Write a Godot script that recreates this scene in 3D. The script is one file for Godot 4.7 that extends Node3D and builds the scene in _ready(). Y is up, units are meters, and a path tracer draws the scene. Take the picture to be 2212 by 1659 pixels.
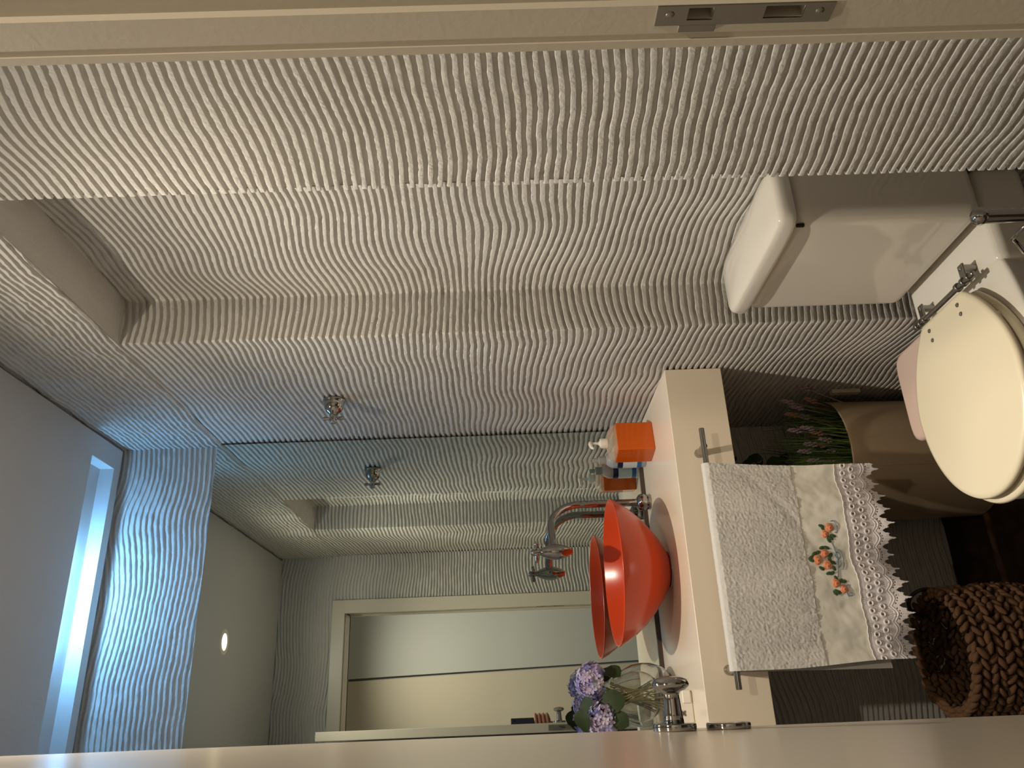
extends Node3D
# A small guest bathroom with comb-plastered walls, photographed with the phone turned on its side (world up = picture left).

const EYE := Vector3(0, 1.30, 0)
const FOCAL := 1680.34
const XR := 0.816      # right wall
const ZB := -2.30      # back wall
const ZM := -2.276     # mirror face
const ZF := -0.475     # front wall (door side)
const XL := -0.17      # left wall
const CEIL := 2.464
const TOP := 0.878     # counter top
const NZ0 := -1.06     # niche from ...
const NZ1 := -1.59     # ... to
const NX := 0.929      # niche back
const NY := 2.168      # niche soffit

var up_basis: Basis
var mat := {}
var counts := {}
var rng := RandomNumberGenerator.new()
var n_low := FastNoiseLite.new()
var n_mid := FastNoiseLite.new()
var n_fine := FastNoiseLite.new()

# ---------------------------------------------------------------- mesh builder
class Geo:
	var v := PackedVector3Array()
	var n := PackedVector3Array()
	var c := PackedColorArray()
	var i := PackedInt32Array()
	var colored := false
	var tint := Color.WHITE

	func grid(p: PackedVector3Array, nu: int, nv: int, wrap_u := false, flip := false) -> void:
		# p holds nv rows of nu points; faces (u right, v up) look along u x v unless flipped
		var base := v.size()
		var nn := PackedVector3Array()
		nn.resize(p.size())
		var ue := nu if wrap_u else nu - 1
		for b in nv - 1:
			for a in ue:
				var a1 := (a + 1) % nu
				var q00 := b * nu + a
				var q10 := b * nu + a1
				var q01 := q00 + nu
				var q11 := q10 + nu
				var d := (p[q11] - p[q00]).cross(p[q01] - p[q10])
				if flip: d = -d
				nn[q00] += d
				nn[q10] += d
				nn[q01] += d
				nn[q11] += d
				if flip:
					i.append_array(PackedInt32Array([base + q00, base + q10, base + q11, base + q00, base + q11, base + q01]))
				else:
					i.append_array(PackedInt32Array([base + q00, base + q11, base + q10, base + q00, base + q01, base + q11]))
		for k in p.size():
			nn[k] = nn[k].normalized() if nn[k].length_squared() > 1e-24 else Vector3.UP
		v.append_array(p)
		n.append_array(nn)
		if colored:
			for k in p.size(): c.append(tint)

	func quad(a: Vector3, b: Vector3, cc: Vector3, d: Vector3) -> void:
		# counter-clockwise seen from outside
		grid(PackedVector3Array([a, b, d, cc]), 2, 2)

	func box(lo: Vector3, hi: Vector3) -> void:
		var x0 := lo.x; var y0 := lo.y; var z0 := lo.z
		var x1 := hi.x; var y1 := hi.y; var z1 := hi.z
		quad(Vector3(x0, y0, z1), Vector3(x1, y0, z1), Vector3(x1, y1, z1), Vector3(x0, y1, z1))
		quad(Vector3(x1, y0, z0), Vector3(x0, y0, z0), Vector3(x0, y1, z0), Vector3(x1, y1, z0))
		quad(Vector3(x1, y0, z1), Vector3(x1, y0, z0), Vector3(x1, y1, z0), Vector3(x1, y1, z1))
		quad(Vector3(x0, y0, z0), Vector3(x0, y0, z1), Vector3(x0, y1, z1), Vector3(x0, y1, z0))
		quad(Vector3(x0, y1, z1), Vector3(x1, y1, z1), Vector3(x1, y1, z0), Vector3(x0, y1, z0))
		quad(Vector3(x0, y0, z0), Vector3(x1, y0, z0), Vector3(x1, y0, z1), Vector3(x0, y0, z1))

	func rbox(lo: Vector3, hi: Vector3, r: float, k := 4) -> void:
		# box with rounded edges: each face a grid of points pushed out from the inner box
		var mid := (lo + hi) / 2.0
		var half := (hi - lo) / 2.0
		r = minf(r, minf(half.x, minf(half.y, half.z)) * 0.999)
		var inner := half - Vector3(r, r, r)
		var ts := []
		for e in k + 1: ts.append(-1.0 + float(e) / k * 0.5 * 1.0)
		# parameter along one axis: rounded band, flat, rounded band
		var faces := [[Vector3.RIGHT, Vector3.UP, Vector3.BACK], [Vector3.LEFT, Vector3.UP, Vector3.FORWARD], [Vector3.FORWARD, Vector3.UP, Vector3.RIGHT], [Vector3.BACK, Vector3.UP, Vector3.LEFT], [Vector3.RIGHT, Vector3.FORWARD, Vector3.UP], [Vector3.RIGHT, Vector3.BACK, Vector3.DOWN]]
		for f in faces:
			var a: Vector3 = f[0]; var b: Vector3 = f[1]; var o: Vector3 = f[2]
			var ha := absf(a.dot(inner)); var hb := absf(b.dot(inner)); var ho := absf(o.dot(inner))
			var pts := PackedVector3Array()
			var steps := []
			for e in k + 1: steps.append([-1.0, -tan(PI / 4.0 * (1.0 - float(e) / k))])
			for e in k + 1: steps.append([1.0, tan(PI / 4.0 * float(e) / k)])
			for sv in steps:
				for su in steps:
					var dir: Vector3 = (o + a * su[1] + b * sv[1]).normalized()
					pts.append(mid + a * (su[0] * ha) + b * (sv[0] * hb) + o * ho + dir * r)
			grid(pts, steps.size(), steps.size())

	func lathe(profile: Array, seg := 32, at := Vector3.ZERO, basis := Basis.IDENTITY, sx := 1.0, sz := 1.0) -> void:
		# profile: [radius, height] from bottom outside upwards
		var pts := PackedVector3Array()
		for q in profile:
			for a in seg:
				var t := TAU * a / seg
				pts.append(at + basis * Vector3(cos(t) * q[0] * sx, q[1], -sin(t) * q[0] * sz))
		grid(pts, seg, profile.size(), true)

	func tube(path: Array, radii, seg := 12, caps := true) -> void:
		var pts := PackedVector3Array()
		var m := path.size()
		var side := Vector3.ZERO
		var rows := 0
		for k in m:
			var t: Vector3 = (path[mini(k + 1, m - 1)] - path[maxi(k - 1, 0)]).normalized()
			if side == Vector3.ZERO:
				side = t.cross(Vector3.UP if absf(t.y) < 0.9 else Vector3.RIGHT).normalized()
			side = (side - t * side.dot(t)).normalized()
			var up := side.cross(t)
			var r: float = radii[k] if radii is Array else radii
			if k == 0 and caps:
				for a in seg: pts.append(path[k])
				rows += 1
			for a in seg:
				var w := TAU * a / seg
				pts.append(path[k] + (side * cos(w) - up * sin(w)) * r)
			rows += 1
			if k == m - 1 and caps:
				for a in seg: pts.append(path[k])
				rows += 1
		grid(pts, seg, rows, true)

	func ball(at: Vector3, r: Vector3, seg := 16, rings := 10, basis := Basis.IDENTITY) -> void:
		var pts := PackedVector3Array()
		for b in rings + 1:
			var f := PI * b / rings
			for a in seg:
				var t := TAU * a / seg
				pts.append(at + basis * (Vector3(sin(f) * cos(t), -cos(f), -sin(f) * sin(t)) * r))
		grid(pts, seg, rings + 1, true)

	func mesh(m: Material) -> ArrayMesh:
		var arr := []
		arr.resize(Mesh.ARRAY_MAX)
		arr[Mesh.ARRAY_VERTEX] = v
		arr[Mesh.ARRAY_NORMAL] = n
		if colored: arr[Mesh.ARRAY_COLOR] = c
		arr[Mesh.ARRAY_INDEX] = i
		var am := ArrayMesh.new()
		am.add_surface_from_arrays(Mesh.PRIMITIVE_TRIANGLES, arr)
		am.surface_set_material(0, m)
		return am

# ---------------------------------------------------------------- scene helpers
func numbered(called: String) -> String:
	var k: int = counts.get(called, 0)
	counts[called] = k + 1
	return called if k == 0 else "%s_%03d" % [called, k]

func put(g: Geo, called: String, m: Material, parent: Node = null) -> MeshInstance3D:
	var o := MeshInstance3D.new()
	o.mesh = g.mesh(m)
	o.cast_shadow = GeometryInstance3D.SHADOW_CASTING_SETTING_ON
	if parent == null:
		o.name = numbered(called)
		add_child(o)
	else:
		o.name = called
		parent.add_child(o, true)
	return o

func put_mesh(am: Mesh, called: String, parent: Node, t := Transform3D.IDENTITY) -> MeshInstance3D:
	var o := MeshInstance3D.new()
	o.mesh = am
	o.name = called
	parent.add_child(o, true)
	o.transform = t
	return o

func thing(called: String, label: String, category: String, at := Vector3.ZERO, group := "") -> Node3D:
	var o := Node3D.new()
	o.name = numbered(called)
	add_child(o)
	o.position = at
	return tag(o, label, category, group)

func tag(o: Node3D, label: String, category: String, group := "") -> Node3D:
	o.set_meta("label", label)
	o.set_meta("category", category)
	if group: o.set_meta("group", group)
	return o

func structure(o: Node3D, label: String, category: String) -> Node3D:
	o.set_meta("kind", "structure")
	return tag(o, label, category)

func ray(px: float, py: float) -> Vector3:
	# direction in the world of a pixel of the photograph
	return up_basis * Vector3(((1659.0 - py) - 829.5) / FOCAL, -(px - 1106.0) / FOCAL, -1.0)

func on_z(px: float, py: float, z: float) -> Vector3:
	var d := ray(px, py)
	return EYE + d * ((z - EYE.z) / d.z)

func on_y(px: float, py: float, y: float) -> Vector3:
	var d := ray(px, py)
	return EYE + d * ((y - EYE.y) / d.y)

func on_x(px: float, py: float, x: float) -> Vector3:
	var d := ray(px, py)
	return EYE + d * ((x - EYE.x) / d.x)

func paint(col: Color, rough := 0.6, metal := 0.0) -> StandardMaterial3D:
	var m := StandardMaterial3D.new()
	m.albedo_color = col
	m.roughness = rough
	m.metallic = metal
	return m

func noise_normal(freq: float, strength: float, size := 512, octaves := 4) -> NoiseTexture2D:
	var f := FastNoiseLite.new()
	f.seed = 11
	f.frequency = freq
	f.fractal_octaves = octaves
	var t := NoiseTexture2D.new()
	t.noise = f
	t.width = size
	t.height = size
	t.seamless = true
	t.as_normal_map = true
	t.bump_strength = strength
	return t

func tri(m: StandardMaterial3D, scale: float, normal: Texture2D, amount := 1.0) -> StandardMaterial3D:
	m.uv1_triplanar = true
	m.uv1_world_triplanar = true
	m.uv1_scale = Vector3(scale, scale, scale)
	m.normal_enabled = true
	m.normal_texture = normal
	m.normal_scale = amount
	return m

func noise_color(freq: float, ramp: Array, size := 512) -> NoiseTexture2D:
	var f := FastNoiseLite.new()
	f.seed = 5
	f.frequency = freq
	f.fractal_octaves = 5
	var t := NoiseTexture2D.new()
	t.noise = f
	t.width = size
	t.height = size
	t.seamless = true
	var g := Gradient.new()
	g.offsets = PackedFloat32Array([0.25, 0.75])
	g.colors = PackedColorArray(ramp)
	t.color_ramp = g
	return t

# ---------------------------------------------------------------- build
func _ready() -> void:
	rng.seed = 7
	set_camera_and_light()
	make_materials()
	build_shell()
	build_door()
	build_hall()
	build_vanity()
	build_basin()
	build_soap()
	build_vase()
	build_towel()
	build_toilet()
	build_under_counter()
	build_small_fittings()
	build_photographer()

func set_camera_and_light() -> void:
	up_basis = Basis(Vector3.UP, deg_to_rad(-23.3251)) * Basis(Vector3.RIGHT, deg_to_rad(-0.7889)) * Basis(Vector3.BACK, deg_to_rad(-1.9534))
	var cam := Camera3D.new()
	cam.name = "camera"
	cam.transform = Transform3D(Basis(-up_basis.y, up_basis.x, up_basis.z), EYE)
	cam.fov = rad_to_deg(2.0 * atan(829.5 / FOCAL))
	cam.near = 0.02
	add_child(cam)
	cam.current = true
	var env := Environment.new()
	env.background_mode = Environment.BG_COLOR
	env.background_color = Color(0.02, 0.02, 0.02)
	env.tonemap_mode = Environment.TONE_MAPPER_LINEAR
	env.tonemap_exposure = 1.0
	env.sdfgi_enabled = true
	env.ssao_enabled = true
	env.ssil_enabled = true
	var we := WorldEnvironment.new()
	we.name = "environment"
	we.environment = env
	add_child(we)

	# recessed halogen spot of the bathroom
	# (a reflector lamp: a strong beam inside a weak wide spill)
	spot(Vector3(0.333, CEIL - 0.004, -1.23), Color(1.0, 0.955, 0.88), SPOT_ENERGY, 58.0, 0.02, 1.0)
	spot(Vector3(0.333, CEIL - 0.004, -1.23), Color(1.0, 0.955, 0.88), SPILL_ENERGY, 86.0, 0.02, 0.5)
	# cool lamp lying in the ceiling slot
	for x in [0.25, 0.35, 0.45]:
		var l := OmniLight3D.new()
		l.name = "slot_lamp_light"
		l.position = Vector3(x, 2.493, -2.116)
		l.light_color = Color(0.47, 0.75, 1.0)
		l.light_energy = SLOT_ENERGY
		l.light_size = 0.016
		l.omni_range = 6.0
		l.omni_attenuation = 2.0
		l.shadow_enabled = true
		add_child(l, true)
	# ceiling spots of the hall outside
	spot(Vector3(0.40, 2.594, 0.42), Color(1.0, 0.94, 0.85), HALL_ENERGY, 77.0, 0.035, 1.0)

const SPOT_ENERGY := 3.1
const SPILL_ENERGY := 0.42
const SLOT_ENERGY := 0.064
const HALL_ENERGY := 3.5

func spot(at: Vector3, col: Color, energy: float, angle: float, size: float, soft: float) -> void:
	var l := SpotLight3D.new()
	l.name = "spot_light"
	l.position = at
	l.rotation_degrees = Vector3(-90, 0, 0)
	l.light_color = col
	l.light_energy = energy
	l.light_size = size
	l.spot_angle = angle
	l.spot_angle_attenuation = soft
	l.spot_range = 6.0
	l.spot_attenuation = 2.0
	l.shadow_enabled = true
	add_child(l, true)

func make_materials() -> void:
	var grain := noise_normal(0.03, 6.0)
	var fine := noise_normal(0.06, 5.0)
	mat.plaster = tri(paint(Color(0.79, 0.775, 0.75), 0.93), 7.0, grain, 0.5)
	mat.ceiling = tri(paint(Color(0.77, 0.765, 0.755), 0.8), 4.0, grain, 0.08)
	mat.lacquer = tri(paint(Color(0.79, 0.745, 0.68), 0.22), 3.0, grain, 0.02)
	mat.frame = tri(paint(Color(0.80, 0.765, 0.70), 0.35), 6.0, grain, 0.05)
	mat.counter = paint(Color(0.93, 0.87, 0.78), 0.2)
	mat.chrome = paint(Color(0.68, 0.67, 0.66), 0.07, 1.0)
	mat.steel = tri(paint(Color(0.60, 0.59, 0.57), 0.3, 1.0), 9.0, fine, 0.06)
	mat.drum = tri(paint(Color(0.75, 0.66, 0.54), 0.42, 0.5), 9.0, fine, 0.06)
	mat.mirror = paint(Color(0.84, 0.88, 0.86), 0.0, 1.0)
	mat.mirror_edge = paint(Color(0.30, 0.24, 0.20), 0.5)
	mat.dark = paint(Color(0.05, 0.04, 0.035), 0.7)
	mat.orange = paint(Color(0.80, 0.25, 0.06), 0.24)
	mat.orange.clearcoat_enabled = true
	mat.orange.clearcoat = 0.1
	mat.orange.clearcoat_roughness = 0.08
	mat.liquid = paint(Color(0.80, 0.35, 0.05), 0.12)
	mat.white_plastic = paint(Color(0.93, 0.90, 0.85), 0.35)
	mat.ceramic = paint(Color(0.86, 0.835, 0.79), 0.08)
	mat.seat = paint(Color(0.87, 0.825, 0.72), 0.28)
	mat.wall_white = tri(paint(Color(0.86, 0.86, 0.85), 0.6), 4.0, grain, 0.05)
	mat.panel_cream = tri(paint(Color(0.91, 0.865, 0.79), 0.5), 4.0, grain, 0.05)
	mat.floor = paint(Color(0.16, 0.09, 0.06), 0.35)
	mat.floor.albedo_texture = noise_color(0.02, [Color(0.6, 0.55, 0.5), Color(1, 1, 1)])
	mat.floor.albedo_color = Color(0.17, 0.10, 0.07)
	tri(mat.floor, 2.0, grain, 0.05)
	mat.terry = tri(paint(Color(0.92, 0.90, 0.87), 0.98), 26.0, noise_normal(0.09, 14.0), 1.0)
	mat.terry.rim_enabled = true
	mat.terry.rim = 0.4
	mat.linen = tri(paint(Color(0.90, 0.88, 0.83), 0.95), 30.0, fine, 0.35)
	mat.lace = tri(paint(Color(0.90, 0.87, 0.87), 0.9), 40.0, fine, 0.5)
	mat.peach = tri(paint(Color(0.90, 0.58, 0.43), 0.8), 60.0, fine, 0.6)
	mat.leaf_thread = tri(paint(Color(0.24, 0.34, 0.20), 0.75), 60.0, fine, 0.6)
	mat.blue_thread = paint(Color(0.50, 0.58, 0.66), 0.75)
	mat.leaf = tri(paint(Color(0.17, 0.23, 0.08), 0.65), 20.0, fine, 0.4)
	mat.stem = paint(Color(0.60, 0.57, 0.38), 0.6)
	mat.glass = paint(Color(0.99, 0.99, 0.98, 0.0), 0.0)
	mat.glass.refraction_enabled = true
	mat.glass.refraction_scale = 0.05
	mat.water = paint(Color(0.93, 0.97, 0.94), 0.0)
	mat.pink_plastic = paint(Color(0.90, 0.79, 0.73), 0.4)

# ------------------------------------------------ comb plaster
const COMB := [[0.0, 0.0], [0.215, 0.0], [0.245, 0.08], [0.262, 0.45], [0.290, 0.93], [0.315, 1.0], [0.50, 1.02], [0.685, 1.0], [0.710, 0.93], [0.738, 0.45], [0.755, 0.08], [0.785, 0.0]]
const PITCH := 0.0160

func comb_shift(x: float, y: float, z: float) -> float:
	# how far the trowel strayed from level, in ridges
	return 2.0 * n_low.get_noise_3d(x, y * 0.5, z) + 0.14 * n_mid.get_noise_3d(x, y * 0.3, z)

func plaster(g: Geo, path: Array, y0: float, y1: float, per := 12, fade_low := 0.0) -> void:
	# comb plaster: path holds [x, z, nx, nz] samples of the plan; the rows of points follow each ridge, whose section is COMB
	var nu := path.size()
	var k0 := int(floor(y0 / PITCH)) - 3
	var k1 := int(ceil(y1 / PITCH)) + 3
	var pts := PackedVector3Array()
	var rows := 0
	for k in range(k0, k1):
		var sh := PackedFloat32Array(); var amp := PackedFloat32Array(); var up_e := PackedFloat32Array(); var lo_e := PackedFloat32Array(); var bump := PackedFloat32Array()
		for q in path:
			var yc: float = (k + 0.5) * PITCH
			var w := comb_shift(q[0], yc, q[1])
			yc -= w * PITCH
			sh.append(comb_shift(q[0], yc, q[1]))
			var rough := n_mid.get_noise_3d(q[0] * 2.3 + 9.0, yc * 2.9, q[1] * 2.3)
			amp.append(0.0066 * (1.0 + 0.45 * rough))
			lo_e.append(0.085 * n_fine.get_noise_3d(q[0], yc * 0.8, q[1]) + 0.05 * n_mid.get_noise_3d(q[0] * 3.0, yc * 3.0, q[1] * 3.0 + 5.0))
			up_e.append(0.085 * n_fine.get_noise_3d(q[0] + 3.0, yc * 0.8, q[1]) + 0.05 * n_mid.get_noise_3d(q[0] * 3.0, yc * 3.0 + 7.0, q[1] * 3.0))
			bump.append(n_fine.get_noise_3d(q[0] * 0.8, yc, q[1] * 0.8 + 11.0))
		for e in COMB.size():
			if per == 8 and e in [2, 5, 7, 10]: continue
			var ph: float = COMB[e][0]
			var hh: float = COMB[e][1]
			for u in nu:
				var q: Array = path[u]
				var jit := (lo_e[u] if ph < 0.5 else up_e[u]) if e > 1 and e != 6 and e < 11 else 0.0
				var y := clampf(PITCH * (k + ph + jit - sh[u]), y0, y1)
				var h := hh * (amp[u] + 0.0009 * bump[u]) + 0.0006 * bump[u]
				if fade_low > 0.0: h *= smoothstep(0.0, fade_low, y - y0 + 0.001)
				pts.append(Vector3(q[0] + q[2] * h, y, q[1] + q[3] * h))
			rows += 1
	g.grid(pts, nu, rows)

func plan(corners: Array, step: float, r := 0.006) -> Array:
	# sample a plan polyline (room on the left of travel), rounding its corners
	var out := []
	for k in corners.size() - 1:
		var a: Vector2 = corners[k]
		var b: Vector2 = corners[k + 1]
		var d := (b - a).normalized()
		var nrm := Vector2(d.y, -d.x)
		var a2 := a + (d * r if k > 0 else Vector2.ZERO)
		var b2 := b - (d * r if k < corners.size() - 2 else Vector2.ZERO)
		var m := maxi(1, int(round((b2 - a2).length() / step)))
		for e in m + 1:
			var p := a2.lerp(b2, float(e) / m)
			out.append([p.x, p.y, nrm.x, nrm.y])
		if k < corners.size() - 2:
			var c2: Vector2 = corners[k + 2]
			var d2 := (c2 - b).normalized()
			var n2 := Vector2(d2.y, -d2.x)
			var p2 := b + d2 * r
			for e in [0.25, 0.5, 0.75]:
				var mid := b2.lerp(b, e).lerp(b.lerp(p2, e), e)
				var nn := nrm.lerp(n2, e).normalized()
				out.append([mid.x, mid.y, nn.x, nn.y])
	return out

func build_shell() -> void:
	n_low.seed = 3; n_low.frequency = 2.3; n_low.fractal_octaves = 2
	n_mid.seed = 4; n_mid.frequency = 9.0; n_mid.fractal_octaves = 2
	n_fine.seed = 5; n_fine.frequency = 70.0; n_fine.fractal_octaves = 2
	var g := Geo.new()
	# right wall with the niche of the toilet (room lies towards -x)
	var path := plan([Vector2(XR, ZF), Vector2(XR, NZ0), Vector2(NX, NZ0), Vector2(NX, NZ1), Vector2(XR, NZ1), Vector2(XR, ZB)], 0.008)
	for q in path:
		q[2] = -q[2]; q[3] = -q[3]
	# travel is towards -z with the room on the right: turn the rows round
	path.reverse()
	plaster(g, path, 0.0, NY + 0.004)
	var straight := plan([Vector2(XR, ZF), Vector2(XR, ZB)], 0.008)
	for q in straight:
		q[2] = -1.0; q[3] = 0.0
	straight.reverse()
	plaster(g, straight, NY, 2.508, 12, 0.006)
	# soffit of the niche
	var pts := PackedVector3Array()
	var nu := 54
	var nv := 14
	for b in nv:
		for a in nu:
			var z := NZ0 + 0.012 + (NZ1 - NZ0 - 0.024) * a / (nu - 1)
			var x := XR - 0.001 + (NX + 0.006 - XR) * b / (nv - 1)
			var e := n_mid.get_noise_3d(x * 2.0, 3.0, z * 2.0)
			pts.append(Vector3(x, NY + 0.001 - 0.002 * e - 0.0012 * sin(x * 390.0 + 2.0 * e), z))
	g.grid(pts, nu, nv, false, false)
	# masonry behind the plaster
	g.box(Vector3(NX + 0.012, -0.05, ZB - 0.15), Vector3(1.10, 2.60, ZF + 0.12))
	g.box(Vector3(XR + 0.012, NY + 0.012, ZB - 0.15), Vector3(NX + 0.02, 2.60, ZF + 0.12))
	g.box(Vector3(XR + 0.012, -0.05, ZB - 0.15), Vector3(NX + 0.02, 2.60, NZ1 - 0.012))
	g.box(Vector3(XR + 0.012, -0.05, NZ0 + 0.012), Vector3(NX + 0.02, 2.60, ZF + 0.12))
	structure(put(g, "wall_right", mat.plaster), "white comb-plastered wall with the recessed toilet niche", "wall")

	g = Geo.new()
	var back := plan([Vector2(XL, ZB), Vector2(XR, ZB)], 0.010)
	for q in back:
		q[2] = 0.0; q[3] = 1.0
	plaster(g, back, 2.10, 2.508)
	plaster(g, back, 0.0, 0.90, 8)
	g.box(Vector3(XL - 0.1, -0.05, ZB - 0.15), Vector3(1.10, 2.60, ZB - 0.012))
	structure(put(g, "wall_back", mat.plaster), "white comb-plastered wall behind the mirror and the counter", "wall")

	g = Geo.new()
	var left := plan([Vector2(XL, ZF), Vector2(XL, ZB)], 0.02)
	for q in left:
		q[2] = 1.0; q[3] = 0.0
	plaster(g, left, 0.0, 2.508, 8)
	g.box(Vector3(XL - 0.16, -0.05, ZB - 0.15), Vector3(XL - 0.012, 2.60, ZF + 0.12))
	structure(put(g, "wall_left", mat.plaster), "white comb-plastered wall behind the opened door", "wall")

	g = Geo.new()
	# front wall with the doorway (seen in the mirror)
	var fr := plan([Vector2(XR, ZF), Vector2(0.560, ZF)], 0.012)
	var fl := plan([Vector2(-0.09, ZF), Vector2(XL, ZF)], 0.012)
	var fa := plan([Vector2(0.560, ZF), Vector2(XL, ZF)], 0.012)
	for q in fr + fl + fa:
		q[2] = 0.0; q[3] = -1.0
	plaster(g, fr, 0.0, 2.508, 8)
	plaster(g, fl, 0.0, 2.16, 8)
	plaster(g, fa, 2.16, 2.508, 8)
	g.box(Vector3(0.545, -0.05, ZF + 0.012), Vector3(1.6, 2.60, ZF + 0.12))
	g.box(Vector3(-1.3, -0.05, ZF + 0.012), Vector3(-0.098, 2.60, ZF + 0.12))
	g.box(Vector3(-0.10, 2.145, ZF + 0.012), Vector3(0.55, 2.60, ZF + 0.12))
	structure(put(g, "wall_front", mat.plaster), "white comb-plastered wall around the doorway", "wall")

	g = Geo.new()
	g.box(Vector3(-1.3, -0.06, ZB - 0.12), Vector3(1.6, 0.0, 1.45))
	structure(put(g, "floor", mat.floor), "dark brown floor", "floor")

	# plasterboard ceiling, held off the walls by a shadow gap, with a lamp slot along the back wall
	g = Geo.new()
	var x0 := XL + 0.013
	var x1 := XR - 0.020
	var z0 := ZF - 0.013
	var z1 := ZB + 0.032
	var sx0 := -0.10
	var sx1 := 0.731
	g.box(Vector3(x0, CEIL, -2.015), Vector3(x1, 2.506, z0))
	g.box(Vector3(sx0, CEIL, -2.10), Vector3(sx1, CEIL + 0.009, -2.015))
	g.box(Vector3(x0, CEIL, z1), Vector3(x1, 2.506, -2.232))
	g.box(Vector3(x0, CEIL, -2.232), Vector3(sx0, 2.506, -2.015))
	g.box(Vector3(sx1, CEIL, -2.232), Vector3(x1, 2.506, -2.015))
	g.box(Vector3(XL - 0.16, 2.506, ZB - 0.15), Vector3(1.10, 2.60, ZF + 0.02))
	structure(put(g, "ceiling", mat.ceiling), "smooth white ceiling with a shadow gap and a narrow lamp slot", "ceiling")

# ------------------------------------------------ door, frame, hall
func build_door() -> void:
	# casing and jamb
	var tr := Node3D.new()
	tr.name = "trim_1"
	add_child(tr)
	structure(tr, "cream lacquered door frame around the doorway", "door frame")
	var zc := -0.497
	var ji := 0.524
	var jl := -0.076
	var jt := 2.127
	for s in [[ji, 1.0], [jl, -1.0]]:
		var g := Geo.new()
		var x: float = s[0]
		var d: float = s[1]
		# rabbet part of the jamb; the strike side has two pockets for the bolts
		if d > 0.0:
			for b in [[0.0, 1.042], [1.0745, 1.1165], [1.1375, jt]]:
				bx(g, x, x + d * 0.024, b[0], b[1], -0.489, -0.455)
			for b in [[1.042, 1.0745], [1.1165, 1.1375]]:
				bx(g, x, x + d * 0.024, b[0], b[1], -0.489, -0.4695)
				bx(g, x, x + d * 0.024, b[0], b[1], -0.4575, -0.455)
		else:
			bx(g, x, x + d * 0.024, 0.0, jt, -0.489, -0.455)
		bx(g, x + d * 0.007, x + d * 0.024, 0.0, jt, -0.455, -0.34)       # set back towards the hall
		put(g, "jamb", mat.frame, tr)
		g = Geo.new()
		bx(g, x - d * 0.0015, x + d * 0.063, 0.0, jt + 0.063, zc, -0.489)
		bx(g, x + d * 0.004, x + d * 0.063, 0.0, jt + 0.063, -0.489, -0.4715)
		put(g, "casing", mat.frame, tr)
		g = Geo.new()
		bx(g, x, x + d * 0.07, 0.0, jt + 0.07, -0.358, -0.335)
		put(g, "casing", mat.frame, tr)
	var gh := Geo.new()
	gh.box(Vector3(jl, jt, -0.486), Vector3(ji, jt + 0.024, -0.34))
	put(gh, "jamb", mat.frame, tr)
	gh = Geo.new()
	gh.rbox(Vector3(jl - 0.063, jt, zc - 0.0005), Vector3(ji + 0.063, jt + 0.066, -0.472), 0.004, 2)
	gh.box(Vector3(jl - 0.07, jt, -0.358), Vector3(ji + 0.07, jt + 0.07, -0.336))
	put(gh, "casing", mat.frame, tr)
	# strike plate, its two bolt holes left open
	var g2 := Geo.new()
	var px := 0.5228
	var y0 := 1.018
	var y1 := 1.163
	var za := -0.4745
	var zb := -0.4555
	var h1a := 1.1165; var h1b := 1.1375      # latch hole
	var h2a := 1.042; var h2b := 1.0745       # bolt hole
	var hz := -0.4695
	for b in [[y0, h2a, za, zb], [h2b, h1a, za, zb], [h1b, y1, za, zb], [h2a, h2b, za, hz], [h1a, h1b, za, hz], [h2a, h2b, -0.4575, zb], [h1a, h1b, -0.4575, zb]]:
		g2.box(Vector3(px, b[0], b[2]), Vector3(px + 0.0015, b[1], b[3]))
	g2.rbox(Vector3(px - 0.0005, 1.112, -0.4815), Vector3(px + 0.001, 1.143, za), 0.0007, 2)
	var sp := put(g2, "strike_plate", mat.steel, tr)
	sp.set_meta("label", "worn steel strike plate")
	for hh in [[h1a, h1b], [h2a, h2b]]:
		g2 = Geo.new()
		g2.box(Vector3(0.540, hh[0], -0.4695), Vector3(0.547, hh[1], -0.4575))
		put(g2, "pocket_floor", paint(Color(0.36, 0.20, 0.12), 0.8), sp)
	for yy in [1.152, 1.029]:
		g2 = Geo.new()
		g2.lathe([[0.0, 0.0012], [0.0028, 0.0009], [0.0036, 0.0]].duplicate(), 14, Vector3(px, yy, -0.4635), Basis(Vector3.BACK, PI / 2))
		put(g2, "screw", mat.steel, sp)

	# the opened door leaf
	var dr := Node3D.new()
	dr.name = "door_1"
	dr.position = Vector3(-0.071, 0.0, -0.475)
	dr.rotation.y = -0.030
	add_child(dr)
	structure(dr, "glossy cream door leaf standing open into the room", "door")
	var g := Geo.new()
	g.rbox(Vector3(0.0, 0.008, -0.595), Vector3(0.035, 2.108, 0.0), 0.0015, 2)
	put(g, "leaf", mat.lacquer, dr)
	var face := 0.035
	var kz := -0.548
	var side := Basis(Vector3.BACK, -PI / 2)   # lathe axis along +x
	# knob on its rose
	g = Geo.new()
	g.lathe([[0.0, 0.0], [0.025, 0.0], [0.0262, 0.001], [0.0262, 0.007], [0.025, 0.0085], [0.0, 0.0085]], 40, Vector3(face, 1.106, kz), side)
	put(g, "rose", mat.chrome, dr)
	g = Geo.new()
	g.lathe([[0.0, 0.006], [0.0125, 0.006], [0.0108, 0.020], [0.0098, 0.034], [0.0092, 0.040], [0.011, 0.0435], [0.018, 0.046], [0.0222, 0.0500], [0.0226, 0.0530], [0.0205, 0.0575], [0.014, 0.0605], [0.0, 0.0622]], 40, Vector3(face, 1.106, kz), side)
	var kn := put(g, "knob", mat.chrome, dr)
	g = Geo.new()
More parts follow.
